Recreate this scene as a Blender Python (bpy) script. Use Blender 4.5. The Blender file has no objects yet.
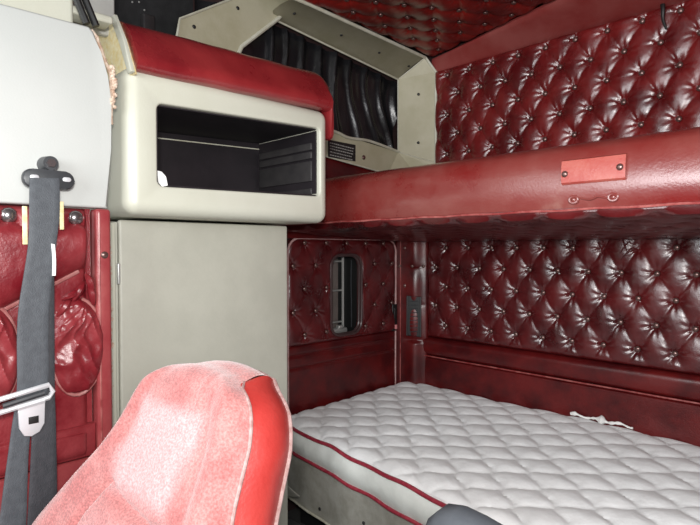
import bpy, bmesh, math, random
from mathutils import Vector, Matrix, noise
random.seed(7)
PI = math.pi
SC = bpy.context.scene
COL = SC.collection
V = Vector

# ------------------------------------------------------------------ materials
def new_mat(name, base, rough=.5, metal=0, var=None, vscale=4, bump=0, bscale=60, spec=.5, coat=0,
            bump2=0, b2scale=8, rvar=0, hi=.62, lo=.38, tint=None, sheen=0):
    m = bpy.data.materials.new(name); m.use_nodes = True
    nt = m.node_tree; N = nt.nodes; L = nt.links
    b = N['Principled BSDF']
    b.inputs['Base Color'].default_value = (*base, 1)
    b.inputs['Roughness'].default_value = rough
    b.inputs['Metallic'].default_value = metal
    b.inputs['Specular IOR Level'].default_value = spec
    if coat:
        b.inputs['Coat Weight'].default_value = coat
        b.inputs['Coat Roughness'].default_value = .18
    if sheen:
        b.inputs['Sheen Weight'].default_value = sheen
    tc = N.new('ShaderNodeTexCoord')
    if var:
        n = N.new('ShaderNodeTexNoise'); n.inputs['Scale'].default_value = vscale
        n.inputs['Detail'].default_value = 5; n.inputs['Roughness'].default_value = .62
        L.new(tc.outputs['Object'], n.inputs['Vector'])
        r = N.new('ShaderNodeValToRGB')
        r.color_ramp.elements[0].position = lo; r.color_ramp.elements[0].color = (*base, 1)
        r.color_ramp.elements[1].position = hi; r.color_ramp.elements[1].color = (*var, 1)
        if tint:
            e = r.color_ramp.elements.new(min(.97, hi + .1)); e.color = (*tint, 1)
        L.new(n.outputs['Fac'], r.inputs['Fac']); L.new(r.outputs['Color'], b.inputs['Base Color'])
        if rvar:
            mr = N.new('ShaderNodeMapRange')
            mr.inputs['From Min'].default_value = .3; mr.inputs['From Max'].default_value = .7
            mr.inputs['To Min'].default_value = rough - rvar; mr.inputs['To Max'].default_value = rough + rvar
            L.new(n.outputs['Fac'], mr.inputs['Value']); L.new(mr.outputs['Result'], b.inputs['Roughness'])
    last = None
    for bm_, sc in ((bump2, b2scale), (bump, bscale)):
        if bm_:
            n = N.new('ShaderNodeTexNoise'); n.inputs['Scale'].default_value = sc
            n.inputs['Detail'].default_value = 4
            L.new(tc.outputs['Object'], n.inputs['Vector'])
            bp = N.new('ShaderNodeBump'); bp.inputs['Strength'].default_value = bm_
            bp.inputs['Distance'].default_value = .01 if sc < 30 else .002
            L.new(n.outputs['Fac'], bp.inputs['Height'])
            if last: L.new(last.outputs['Normal'], bp.inputs['Normal'])
            last = bp
    if last: L.new(last.outputs['Normal'], b.inputs['Normal'])
    return m

M = {}
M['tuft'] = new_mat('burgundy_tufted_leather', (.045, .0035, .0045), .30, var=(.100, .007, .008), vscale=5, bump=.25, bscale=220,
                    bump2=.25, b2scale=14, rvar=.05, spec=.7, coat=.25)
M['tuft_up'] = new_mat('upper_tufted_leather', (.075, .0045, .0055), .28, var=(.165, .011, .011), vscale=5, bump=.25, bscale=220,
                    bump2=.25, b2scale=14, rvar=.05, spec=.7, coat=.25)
M['roof'] = new_mat('roof_leather', (.10, .006, .005), .34, var=(.19, .011, .008), vscale=6, bump=.3, bscale=200, bump2=.3, b2scale=14)
M['plain'] = new_mat('plain_burgundy_leather', (.050, .0035, .0045), .34, var=(.115, .006, .006), vscale=6, bump=.25, bscale=160, bump2=.3, b2scale=6, rvar=.06)
M['bunk'] = new_mat('bunk_leather', (.16, .010, .009), .29, var=(.20, .045, .038), vscale=3.2, bump=.25, bscale=150, bump2=.22, b2scale=7, rvar=.06, tint=(.29, .145, .12), spec=1.0, coat=.3)  # var and tint put worn patches and broad pale highlights into the colour
M['strip'] = new_mat('cove_leather', (.22, .03, .027), .42, var=(.27, .065, .058), vscale=4, bump=.25, bscale=150, bump2=.2, b2scale=6)
M['pad'] = new_mat('cabinet_pad_leather', (.17, .009, .013), .28, var=(.26, .022, .024), vscale=4, bump=.3, bscale=170, bump2=.3, b2scale=9, rvar=.05, coat=.5, spec=.8)
M['plate'] = new_mat('bunk_plate_leather', (.33, .045, .035), .3, var=(.38, .09, .07), vscale=12, bump=.2, bscale=150)
M['door'] = new_mat('door_leather', (.15, .008, .013), .33, var=(.24, .03, .035), vscale=8, bump=.3, bscale=150, bump2=.3, b2scale=18, rvar=.05)
M['doortrim'] = new_mat('door_trim_leather', (.24, .03, .035), .35, var=(.30, .06, .06), vscale=10, bump=.25, bscale=150)
M['piping'] = new_mat('pale_red_piping', (.30, .09, .085), .4, var=(.38, .16, .15), vscale=30)
M['dpiping'] = new_mat('dark_piping', (.22, .03, .03), .35, var=(.36, .11, .10), vscale=30)
M['palepipe'] = new_mat('lightened_piping', (.42, .22, .21), .3, var=(.5, .34, .33), vscale=30)  # hatch piping lightened in its colour to stand out where little light falls
M['rimgrey'] = new_mat('dark_window_rubber', (.06, .035, .035), .35)
M['button'] = new_mat('button_metal', (.16, .09, .08), .30, metal=.6, spec=.9)
M['button_big'] = new_mat('button_steel', (.28, .25, .25), .2, metal=.85)
M['cream'] = new_mat('cream_moulded_plastic', (.50, .50, .415), .38, var=(.54, .54, .46), vscale=2.5, bump=.12, bscale=120, bump2=.05, b2scale=5)
M['closet'] = new_mat('closet_grey_vinyl', (.40, .395, .335), .5, var=(.44, .435, .37), vscale=6, bump=.18, bscale=90)
M['white'] = new_mat('white_pillar_plastic', (.46, .475, .455), .5, var=(.49, .50, .48), vscale=2, bump=.1, bscale=200)
M['frame'] = new_mat('beige_grey_painted_metal', (.40, .37, .25), .5, var=(.46, .43, .31), vscale=7, bump=.2, bscale=90)
M['framelip'] = new_mat('pale_beige_edging', (.48, .46, .36), .5, var=(.56, .55, .46), vscale=20)
M['greyplain'] = new_mat('grey_plastic', (.36, .36, .34), .5, var=(.42, .42, .4), vscale=8)
M['curtain'] = new_mat('black_vinyl_curtain', (.008, .008, .009), .27, var=(.012, .012, .014), vscale=8, bump=.2, bscale=60, bump2=.35, b2scale=11)
M['black'] = new_mat('black_fabric', (.008, .008, .009), .85, var=(.014, .014, .015), vscale=30, bump=.3, bscale=120)
M['dark'] = new_mat('dark_interior_board', (.009, .007, .009), .5, var=(.016, .012, .015), vscale=7, bump=.1, bscale=60)
M['darkgrey'] = new_mat('dark_grey_board', (.022, .020, .021), .45, var=(.035, .032, .032), vscale=9)
M['shell'] = new_mat('bare_dark_shell', (.03, .012, .012), .8)
M['webbing'] = new_mat('grey_belt_webbing', (.055, .061, .070), .6, var=(.07, .078, .088), vscale=60, bump=.5, bscale=420)
M['webbing_shaded'] = new_mat('shaded_belt_webbing', (.026, .027, .032), .6, var=(.036, .036, .042), vscale=60, bump=.5, bscale=420)  # same belt, with the light falloff lower down put into a darker colour
M['blackplastic'] = new_mat('black_plastic', (.03, .032, .036), .4, var=(.04, .042, .046), vscale=30)
M['steel'] = new_mat('bright_steel', (.66, .66, .68), .3, metal=.35)
M['whiteplastic'] = new_mat('white_label', (.85, .85, .83), .5)
M['yellow'] = new_mat('yellowed_foam', (.74, .60, .28), .8, var=(.8, .72, .48), vscale=60, bump=.6, bscale=90)
M['foam'] = new_mat('torn_pale_foam', (.62, .52, .42), .9, var=(.42, .28, .2), vscale=70, bump=.8, bscale=90)
M['mattress'] = new_mat('white_quilted_cotton', (.80, .80, .80), .7, var=(.86, .86, .86), vscale=9, bump=.35, bscale=260, bump2=.3, b2scale=28, sheen=.2)
M['mside'] = new_mat('mattress_border_satin', (.72, .74, .70), .42, var=(.78, .80, .76), vscale=18, bump=.2, bscale=200)
M['mpipe'] = new_mat('crimson_tape_edge', (.26, .014, .032), .45, var=(.34, .04, .06), vscale=60)
M['base'] = new_mat('grey_bunk_base_board', (.27, .26, .22), .7, var=(.36, .35, .31), vscale=14, bump=.4, bscale=90)
M['seat'] = new_mat('pink_seat_velour', (.34, .105, .10), .85, var=(.41, .16, .15), vscale=16, bump=.7, bscale=330, sheen=.35)
M['seat_in'] = new_mat('faded_pink_seat_velour', (.45, .23, .23), .85, var=(.48, .29, .29), vscale=14, bump=.7, bscale=330, sheen=.35)
M['vinyl'] = new_mat('red_seat_vinyl', (.32, .026, .022), .38, var=(.37, .038, .032), vscale=7, bump=.3, bscale=150, bump2=.2, b2scale=10)
M['seatpipe'] = new_mat('seat_cord_piping', (.24, .13, .12), .7, var=(.34, .23, .22), vscale=90)
M['greyvinyl'] = new_mat('slate_grey_vinyl', (.085, .095, .11), .55, var=(.11, .12, .135), vscale=9, bump=.2, bscale=150)
M['smoke'] = new_mat('dark_tinted_pane', (.12, .10, .09), .15, var=(.16, .13, .12), vscale=5)
M['pink'] = new_mat('pink_tag', (.75, .28, .28), .5)
M['rubber'] = new_mat('black_rubber', (.012, .012, .012), .4)
M['floor'] = new_mat('worn_floor_mat', (.03, .03, .03), .8, var=(.05, .048, .045), vscale=6)
M['alum'] = new_mat('dull_aluminium', (.5, .5, .48), .4, metal=.6)

nt = M['seat'].node_tree; b = nt.nodes['Principled BSDF']; src = b.inputs['Base Color'].links[0].from_socket
at = nt.nodes.new('ShaderNodeAttribute'); at.attribute_name = 'fade'
mx = nt.nodes.new('ShaderNodeMix'); mx.data_type = 'RGBA'
tc = nt.nodes.new('ShaderNodeTexCoord'); ns = nt.nodes.new('ShaderNodeTexNoise'); ns.inputs['Scale'].default_value = 260; ns.inputs['Detail'].default_value = 3
nt.links.new(tc.outputs['Object'], ns.inputs['Vector'])
rp = nt.nodes.new('ShaderNodeMapRange'); rp.inputs['From Min'].default_value = .35; rp.inputs['From Max'].default_value = .65; rp.inputs['To Min'].default_value = .68; rp.inputs['To Max'].default_value = 1.15
nt.links.new(ns.outputs['Fac'], rp.inputs['Value'])
nt.links.new(at.outputs['Fac'], mx.inputs['Factor']); nt.links.new(src, mx.inputs['A']); mx.inputs['B'].default_value = (.46, .27, .27, 1)
sp_ = nt.nodes.new('ShaderNodeVectorMath'); sp_.operation = 'SCALE'
nt.links.new(mx.outputs['Result'], sp_.inputs[0]); nt.links.new(rp.outputs['Result'], sp_.inputs['Scale'])
nt.links.new(sp_.outputs['Vector'], b.inputs['Base Color'])

# ------------------------------------------------------------------ object helpers
def link(name, bm, mat, parent=None, smooth=True, recalc=True):
    if recalc: bmesh.ops.recalc_face_normals(bm, faces=bm.faces)
    me = bpy.data.meshes.new(name); bm.to_mesh(me); bm.free()
    for m in (mat if isinstance(mat, (list, tuple)) else [mat]): me.materials.append(m)
    if smooth:
        me.polygons.foreach_set('use_smooth', [True] * len(me.polygons))
        me.set_sharp_from_angle(angle=math.radians(38))
    o = bpy.data.objects.new(name, me); COL.objects.link(o)
    if parent:
        o.parent = parent
        o.location = -parent.location if parent.type == 'EMPTY' and parent.parent is None else (0, 0, 0)
    return o
def tag(o, label=None, cat=None, group=None, kind=None):
    if label: o['label'] = label
    if cat: o['category'] = cat
    if group: o['group'] = group
    if kind: o['kind'] = kind
    return o
def thing(name, loc, label, cat, group=None):
    o = bpy.data.objects.new(name, None); COL.objects.link(o); o.location = loc
    o.empty_display_size = .05
    return tag(o, label, cat, group)
# every mesh is written in room coordinates; link() offsets it by its thing's base

def box(bm, x0, x1, y0, y1, z0, z1, bev=0, seg=3):
    r = bmesh.ops.create_cube(bm, size=1)
    for v in r['verts']:
        v.co = V((x0 + (v.co.x + .5) * (x1 - x0), y0 + (v.co.y + .5) * (y1 - y0), z0 + (v.co.z + .5) * (z1 - z0)))
    if bev:
        es = set(e for v in r['verts'] for e in v.link_edges)
        bmesh.ops.bevel(bm, geom=list(es), offset=bev, segments=seg, affect='EDGES', profile=.5)
    return bm
def nbox(*a, **k): return box(bmesh.new(), *a, **k)

def tube(bm, pts, r=.004, n=8, closed=False):
    pts = [V(p) for p in pts]
    rings = []; up = None
    for i, p in enumerate(pts):
        if closed: t = (pts[(i + 1) % len(pts)] - pts[i - 1])
        else: t = (pts[min(i + 1, len(pts) - 1)] - pts[max(i - 1, 0)])
        t.normalize()
        if up is None: up = t.orthogonal().normalized()
        up = (up - t * up.dot(t)).normalized(); s = t.cross(up)
        rr = r(i / max(1, len(pts) - 1)) if callable(r) else r
        rings.append([bm.verts.new(p + (up * math.cos(2 * PI * k / n) + s * math.sin(2 * PI * k / n)) * rr) for k in range(n)])
    m = len(rings)
    for i in range(m if closed else m - 1):
        a, b = rings[i], rings[(i + 1) % m]
        for k in range(n): bm.faces.new((a[k], a[(k + 1) % n], b[(k + 1) % n], b[k]))
    if not closed:
        bm.faces.new(rings[0][::-1]); bm.faces.new(rings[-1])
    return bm
def smooth_pts(pts, sub=6):
    pts = [V(p) for p in pts]; out = []
    for i in range(len(pts) - 1):
        p0 = pts[max(i - 1, 0)]; p1 = pts[i]; p2 = pts[i + 1]; p3 = pts[min(i + 2, len(pts) - 1)]
        for k in range(sub):
            t = k / sub
            out.append(.5 * ((2 * p1) + (p2 - p0) * t + (2 * p0 - 5 * p1 + 4 * p2 - p3) * t * t + (3 * p1 - p0 - 3 * p2 + p3) * t ** 3))
    out.append(pts[-1]); return out

def relief(pos, nrm, lu, lv, h, step=.006, depth=.02, mask=None, bm=None):
    """closed slab: pos(u,v) base surface, nrm(u,v) outward, h height field, back pushed in by depth"""
    bm = bm or bmesh.new()
    nu = max(2, int(lu / step)); nv = max(2, int(lv / step))
    g = []
    for i in range(nu + 1):
        row = []
        for j in range(nv + 1):
            u = lu * i / nu; v = lv * j / nv
            row.append(bm.verts.new(pos(u, v) + nrm(u, v) * h(u, v)))
        g.append(row)
    faces = []
    for i in range(nu):
        for j in range(nv):
            if mask and not mask(lu * (i + .5) / nu, lv * (j + .5) / nv): continue
            faces.append(bm.faces.new((g[i][j], g[i + 1][j], g[i + 1][j + 1], g[i][j + 1])))
    es = set()
    for f in faces:
        for e in f.edges:
            if len(e.link_faces) == 1: es.add(e)
    loose = [v for row in g for v in row if not v.link_faces]
    idx = {}
    for i, row in enumerate(g):
        for j, v in enumerate(row): idx[v] = (lu * i / nu, lv * j / nv)
    back = {}
    for e in es:
        q = []
        for v in e.verts:
            if v not in back:
                u_, v_ = idx[v]
                back[v] = bm.verts.new(pos(u_, v_) - nrm(u_, v_) * depth)
            q.append(v)
        bm.faces.new((q[0], q[1], back[q[1]], back[q[0]]))
    for v in loose: bm.verts.remove(v)
    return bm
def rnd(d, R):
    d = max(0, min(1, d / R)); return math.sqrt(max(0, 1 - (1 - d) ** 2))
def tuft(a, b, a0, b0, da, db, D, skip=()):
    u = (a - a0) / da; w = (b - b0) / (2 * db)
    p = u + w; q = u - w
    sp = abs(math.sin(PI * p)); sq = abs(math.sin(PI * q))
    P = round(p); Q = round(q)
    ca = a0 + (P + Q) / 2 * da; cb = b0 + (P - Q) * db
    dx = a - ca; dy = b - cb; r = math.hypot(dx, dy)
    h = .40 * (sp * sq) ** .5
    h += .60 * (1 - math.exp(-(r / (.19 * da)) ** 1.7))
    n = noise.noise(V((a * 9, b * 9, 3.1))) * .12
    ang = math.atan2(dy, dx); ph = 3.7 * ca + 5.1 * cb
    wr = math.sin(9 * ang + ph * 9) + .6 * math.sin(14 * ang + ph * 17)
    wr *= min(1, r / (.1 * da)) * math.exp(-(r / (.27 * da)) ** 2) * .15
    return D * (h + n * h + wr)

BTN = None
def button_mesh(r=.0120, name='button', mat='button'):
    bm = bmesh.new()
    prof = [(0, .42), (.45, .36), (.8, .18), (1, -.12), (.85, -.4)]
    n = 12; rings = []
    for k, (a, z) in enumerate(prof):
        if a == 0: rings.append([bm.verts.new((0, 0, z * r))])
        else: rings.append([bm.verts.new((a * r * math.cos(2 * PI * i / n), a * r * math.sin(2 * PI * i / n), z * r)) for i in range(n)])
    for i in range(n): bm.faces.new((rings[0][0], rings[1][i], rings[1][(i + 1) % n]))
    for k in range(1, len(rings) - 1):
        for i in range(n): bm.faces.new((rings[k][i], rings[k + 1][i], rings[k + 1][(i + 1) % n], rings[k][(i + 1) % n]))
    bmesh.ops.recalc_face_normals(bm, faces=bm.faces)
    me = bpy.data.meshes.new(name); bm.to_mesh(me); bm.free(); me.materials.append(M[mat])
    me.polygons.foreach_set('use_smooth', [True] * len(me.polygons))
    return me
BTN = button_mesh(); BIG = button_mesh(.013, 'large_button', 'button_big'); SCREW = button_mesh(.0075, 'screw', 'rubber')
def put(me, name, p, n, parent, sc=1):
    o = bpy.data.objects.new(name, me); COL.objects.link(o); o.parent = parent
    o.rotation_mode = 'QUATERNION'; o.rotation_quaternion = V(n).to_track_quat('Z', 'Y')
    o.location = V(p) - (parent.location if parent.type == 'EMPTY' else V((0, 0, 0))); o.scale = (sc,) * 3
    return o

def poly_slab(pts, n, t, bev=.003, bm=None):
    """polygon extruded by t against direction n"""
    bm = bm or bmesh.new()
    pts = [V(p) for p in pts]; n = V(n).normalized()
    a = [bm.verts.new(p) for p in pts]; b = [bm.verts.new(p - n * t) for p in pts]
    k = len(pts)
    f = bm.faces.new(a); bm.faces.new(b[::-1])
    for i in range(k): bm.faces.new((a[i], b[i], b[(i + 1) % k], a[(i + 1) % k]))
    if bev:
        bmesh.ops.bevel(bm, geom=list(f.edges), offset=bev, segments=3, affect='EDGES', profile=.5)
    return bm

X = V((1, 0, 0)); Y = V((0, 1, 0)); Z = V((0, 0, 1))
YB = 2.413            # the sleeper's rear wall
# ------------------------------------------------------------------ shell
def struct(name, bm, mat):
    o = link(name, bm, mat, smooth=False); o['kind'] = 'structure'; return o
bm = bmesh.new()
for a in ((-.02 - .03, -.02, -.6, 1.80, 0, 2.42), (-.05, -.02, 2.06, 2.5, 0, 2.42), (-.05, -.02, 1.80, 2.06, 0, .78), (-.05, -.02, 1.80, 2.06, 1.25, 2.42)):
    box(bm, *a)
struct('wall_left', bm, M['shell'])
struct('wall_back', nbox(-.05, 2.36, YB + .02, YB + .06, 0, 2.42), M['shell'])
struct('wall_right', nbox(2.32, 2.36, .7, YB + .02, 0, 2.42), M['plain'])
struct('floor', nbox(-.05, 2.6, -.9, YB + .06, -.04, 0), M['floor'])
struct('ceiling', nbox(-.05, 2.36, -.3, YB + .06, 2.40, 2.44), M['shell'])
# window_1: little hatch window, recessed, with glass and bars beyond
bm = nbox(-.135, -.125, 1.80, 2.065, .78, 1.25)  # closed dark box added behind the opening to keep outside light out
for a in ((-.125, -.02, 1.80, 1.806, .78, 1.25), (-.125, -.02, 2.055, 2.065, .78, 1.25), (-.125, -.02, 1.806, 2.055, .78, .79), (-.125, -.02, 1.806, 2.055, 1.24, 1.25)):
    box(bm, *a)
win = struct('window_1', bm, M['rubber'])
link('pane', nbox(-.118, -.112, 1.85, 1.985, .82, 1.215), M['smoke'], win)
bm = bmesh.new()
tube(bm, [(-.085, 1.995, .80), (-.085, 1.995, 1.215)], .007)
link('sliding_frame', bm, M['alum'], win)
for z in (1.185, 1.03, .862):
    bm = bmesh.new(); tube(bm, [(-.09, 1.82, z), (-.09, 1.992, z)], .005); link('crossbar', bm, M['alum'], win)
bm = bmesh.new(); tube(bm, smooth_pts([(-.06, 2.035, .83), (-.05, 2.025, .95), (-.05, 2.022, 1.08), (-.06, 2.035, 1.19)]), .0035)
link('rubber_seal', bm, M['blackplastic'], win)
bm = nbox(-.10, -.05, 1.87, 2.0, .80, .835, bev=.01); box(bm, -.07, -.045, 1.93, 1.96, .83, .85, bev=.004)
link('latch_block', bm, M['alum'], win)

# ------------------------------------------------------------------ tufted panels on the rear wall
def wall_tufts(root, part, x0, x1, z0, z1, a0, b0, da, db, D, mat, skipset, rows, base=.004):
    R = .03
    def h(u, v):
        x = x0 + u; z = z0 + v
        e = min(rnd(u, R), rnd(x1 - x, R), rnd(v, R), rnd(z1 - z, R))
        return base + e * (tuft(x, z, a0, b0, da, db, D) + .002)
    bm = relief(lambda u, v: V((x0 + u, YB, z0 + v)), lambda u, v: -Y, x1 - x0, z1 - z0, h, .0055, .018)
    link(part, bm, mat, root)
    n = 0
    for r in rows:
        off = 0 if r % 2 == 0 else da / 2
        k = -3
        while True:
            x = a0 + off + k * da; k += 1
            if x > min(x1, 2.1) - .02: break
            if x < x0 + .03 or (r, round(x, 2)) in skipset: continue
            z = b0 + r * db
            put(BTN, 'button', (x, YB - base - .0125, z), -Y, root); n += 1
root = thing('tufted_wall_panel', (1.2, YB, 1.3), 'deep-buttoned burgundy leather panel on the rear wall below the bunk, above the mattress', 'wall panel')
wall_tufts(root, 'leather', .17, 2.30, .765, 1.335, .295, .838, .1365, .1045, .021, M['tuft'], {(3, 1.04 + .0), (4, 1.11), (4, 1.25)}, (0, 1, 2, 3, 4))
# torn creases where two buttons are gone
bm = bmesh.new()
for (a, b, c) in ((1.09, 1.262, .03), (1.12, 1.25, -.02), (1.22, 1.265, -.04), (1.19, 1.27, .02), (1.235, 1.24, -.05)):
    tube(bm, smooth_pts([(a, YB - .026, b + .02), (a + c * .4, YB - .031, b), (a + c, YB - .026, b - .035)], 5), lambda t: .0006 + .0028 * math.sin(PI * t), 6)
link('torn_crease', bm, M['tuft'], root)
root = thing('tufted_wall_panel', (1.2, YB, 1.9), 'deep-buttoned burgundy leather panel on the rear wall above the bunk', 'wall panel')
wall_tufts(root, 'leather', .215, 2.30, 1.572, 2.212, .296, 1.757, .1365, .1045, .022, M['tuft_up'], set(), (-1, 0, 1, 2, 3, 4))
bm = bmesh.new(); tube(bm, smooth_pts([(1.330, YB - .035, 2.215), (1.335, YB - .045, 2.19), (1.334, YB - .04, 2.15), (1.345, YB - .035, 2.11)]), lambda t: .010 - .006 * t)
tag(link('hanging_strap', bm, M['rubber']), 'short dark strap hanging over the top edge of the upper tufted wall', 'strap')

# padded roll and plain panel under the tufts
root = thing('padded_lower_wall', (1.2, YB, .5), 'plain burgundy padded ledge and skirting behind the mattress, below the tufts', 'wall panel')
def h(u, v):
    z = v
    d = .026 * rnd(v, .05) * rnd(.10 - v, .03) + .008
    return d + .0025 * noise.noise(V((u * 3, v * 14, 0)))
link('padded_roll', relief(lambda u, v: V((.15 + u, YB, .662 + v)), lambda u, v: -Y, 2.15, .10, h, .008, .018), M['plain'], root)
def h(u, v): return .026 + .004 * noise.noise(V((u * 4, v * 9, 2))) - .01 * max(0, (.12 - v) / .12) ** 2 - .02 * (1 - rnd(.26 - v, .012))
link('skirting', relief(lambda u, v: V((.15 + u, YB, .40 + v)), lambda u, v: -Y, 2.15, .26, h, .012, .018), M['plain'], root)
bm = bmesh.new(); tube(bm, [(.16 + i * .05, YB - .028 + .001 * math.sin(i), .660) for i in range(43)], .0035)
link('welt', bm, M['dpiping'], root)

# ------------------------------------------------------------------ padded chamfer in the rear left corner
A = V((.0, 2.325, 0)); B = V((.172, 2.408, 0)); D_ = (B - A); L_ = D_.length; D_.normalize(); Nn = V((D_.y, -D_.x, 0))
root = thing('padded_corner_panel', (.08, 2.35, .45), 'narrow padded burgundy corner panel with a black grille beside the tufted wall', 'wall panel')
def h(u, v):
    z = .478 + v
    col = .022 * math.exp(-((u - .115) / .04) ** 2)
    col *= .35 + .65 * abs(math.sin(PI * (z - .94) / .21)) ** .5 if z > .75 else 1
    if abs(z - .745) < .02: col *= abs(z - .745) / .02
    return .004 + col + .012 * rnd(u, .02) * rnd(L_ - u, .02)
link('padding', relief(lambda u, v: A + D_ * u + Z * (.478 + v), lambda u, v: Nn, L_, .822, h, .006, .02), M['plain'], root)
for (u, z) in ((.03, 1.155), (.105, 1.155), (.165, 1.155), (.06, 1.255), (.06, 1.045)):
    put(BTN, 'button', A + D_ * u + Nn * (.021 + (.012 if u == .105 else 0)) + Z * z, Nn, root, .8)
bm = bmesh.new()
P0 = A + D_ * .078 + Nn * .034
fr = [P0 + Z * .77, P0 + D_ * .075 + Z * .765, P0 + D_ * .075 + Z * .985, P0 + Z * .99]
tube(bm, fr, .005, closed=True)
g = link('grille', bm, M['darkgrey'], root); g['label'] = 'dark grey edged black grille'
link('grille_plate', poly_slab([p - Nn * .002 for p in fr], Nn, .03, 0), M['rubber'], g).location = (0, 0, 0)
bm = bmesh.new()
for i in range(9):
    z = .79 + i * .021
    tube(bm, [P0 + D_ * .015 + Nn * .002 + Z * z, P0 + D_ * .06 + Nn * .002 + Z * (z + .004)], .0022, 6)
link('louvre', bm, M['blackplastic'], g).location = (0, 0, 0)
bm = bmesh.new(); tube(bm, [A + D_ * .035 + Nn * .019 + Z * z for z in (.49, .8, 1.0, 1.31)], .003)
link('piping', bm, M['dpiping'], root)

# ------------------------------------------------------------------ tufted hatch panel on the left wall
Y0, Y1, ZT, ZB = 1.545, 2.314, 1.302, .79
root = thing('tufted_hatch_panel', (0, 1.93, .45), 'buttoned burgundy hatch panel with a rounded window in the left wall beside the closet', 'wall panel')
def hole_d(y, z):   # signed distance to rounded-rect window opening
    cx, cz, hx, hz, r = 1.93, 1.015, .108, .205, .06
    qx = abs(y - cx) - (hx - r); qz = abs(z - cz) - (hz - r)
    return math.hypot(max(qx, 0), max(qz, 0)) + min(max(qx, qz), 0) - r
def out_d(y, z):
    r = .07; cx = (Y0 + Y1) / 2; hx = (Y1 - Y0) / 2; zc = (ZT + .2) / 2; hz = (ZT - .2) / 2
    qx = abs(y - cx) - (hx - r); qz = abs(z - zc) - (hz - r)
    return -(math.hypot(max(qx, 0), max(qz, 0)) + min(max(qx, qz), 0) - r)
def h(u, v):
    y = Y0 + u; z = ZB + v
    e = rnd(out_d(y, z), .03) * rnd(max(0, hole_d(y, z)), .03) * rnd(v, .02)
    return .004 + e * (tuft(y, z, 1.65, .84, .14, .11, .016) + .003)
link('leather', relief(lambda u, v: V((0, Y0 + u, ZB + v)), lambda u, v: X, Y1 - Y0, ZT - ZB, h, .005, .02,
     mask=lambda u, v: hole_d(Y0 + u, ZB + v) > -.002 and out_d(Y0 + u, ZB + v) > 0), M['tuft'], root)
for r in range(5):
    for k in range(-1, 6):
        y = 1.65 + k * .14 + (0 if r % 2 == 0 else .07); z = .84 + r * .11
        if Y0 + .02 < y < Y1 - .02 and hole_d(y, z) > .02:
            put(BTN, 'button', (.0165, y, z), X, root, .95)
def h(u, v):
    z = .42 + v
    g_ = .008 * math.exp(-((z - .745) / .006) ** 2) + .007 * math.exp(-((z - .685) / .005) ** 2)
    return .012 + .003 * noise.noise(V((u * 4, v * 9, 5))) - g_ - .008 * (1 - rnd(.37 - v, .012))
link('lower_leather', relief(lambda u, v: V((0, Y0 + u, .42 + v)), lambda u, v: X, Y1 - Y0, .37, h, .006, .02), M['plain'], root)
def rr(cy, cz, hy, hz, r, x, n=6, top_only=False):
    out = []
    for (sy, sz, a0) in ((1, 1, 0), (-1, 1, 90), (-1, -1, 180), (1, -1, 270)):
        if top_only and sz < 0:
            out.append(V((x, cy + sy * hy, cz - hz))); continue
        for k in range(n + 1):
            a = math.radians(a0 + 90 * k / n)
            out.append(V((x, cy + sy * (hy - r) + r * math.cos(a), cz + sz * (hz - r) + r * math.sin(a))))
    return out
bm = bmesh.new(); tube(bm, rr(1.93, 1.015, .108, .205, .06, .012), .007, closed=True)
tube(bm, rr(1.93, 1.015, .104, .201, .058, -.004), .007, closed=True)
link('window_rim', bm, M['rimgrey'], root)
bm = bmesh.new(); pts = rr((Y0 + Y1) / 2, (ZT + .42) / 2, (Y1 - Y0) / 2 - .002, (ZT - .42) / 2, .07, .014, top_only=True)
tube(bm, pts, .0055, closed=True); link('edge_piping', bm, M['palepipe'], root)
bm = nbox(.012, .022, 2.278, 2.318, .79, .94, bev=.003); box(bm, .022, .028, 2.288, 2.31, .86, .92, bev=.002)
o = tag(link('hatch_latch', bm, M['rubber']), 'black latch plate with a pink tag between hatch panel and grille', 'latch')
link('tag', nbox(.022, .025, 2.296, 2.314, .80, .825, bev=.001), M['pink'], o)

# padded wall strip between hatch and window frame, above the bunk
bm = relief(lambda u, v: V((.005, 1.2 + u, 1.30 + v)), lambda u, v: X, 1.2, .42, lambda u, v: .02 + .01 * noise.noise(V((u * 3, v * 4, 0))), .02, .02)
tag(link('padded_side_wall', bm, M['plain']), 'plain dark red padding on the left wall under the curtained window frame', 'wall panel')

# ------------------------------------------------------------------ ceiling panel and cove strip
def yedge(x): return 2.401 - .246 * (x - .195)
root = thing('tufted_roof_panel', (1.2, 1.6, 2.285), 'deep-buttoned dark red leather roof lining above the bunk', 'roof panel')
XA, XB = .20, 2.3
def pos(u, v):
    x = XA + u + .04 * (1 - v / 1.3) ; ye = yedge(x)
    return V((x, 1.10 + (ye - 1.10) * v / 1.3, 2.304))
def h(u, v):
    p = pos(u, v); e = min(rnd(u, .03), rnd(v, .02), rnd(1.3 - v, .03))
    return .002 + e * tuft(p.x, p.y, .29, 2.33, .136, .105, .022)
link('leather', relief(pos, lambda u, v: -Z, XB - XA, 1.3, h, .008, .02), M['roof'], root)
for r in range(-9, 1):
    for k in range(0, 10):
        x = .29 + k * .136 + (0 if r % 2 == 0 else .068); y = 2.33 + r * .105
        if y < yedge(x) - .02 and x > .25 and x < 1.5:
            put(BTN, 'button', (x, y, 2.292), -Z, root)
root_ = None
def pos(u, v):
    x = .20 + u; a = V((x, YB - .004, 2.208)); b = V((x, yedge(x), 2.284)); return a.lerp(b, v / .1)
def nr(u, v):
    x = .20 + u; a = V((x, YB, 2.208)); b = V((x, yedge(x), 2.284)); return X.cross(b - a).normalized()
bm = relief(pos, nr, 2.1, .1, lambda u, v: .004 + .006 * rnd(v, .02) * rnd(.1 - v, .02) + .002 * noise.noise(V((u * 5, v * 10, 1))), .007, .012)
tag(link('padded_cove', bm, M['strip']), 'smooth dusty-red padded strip sloping between roof lining and upper tufted wall', 'trim strip')

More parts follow.
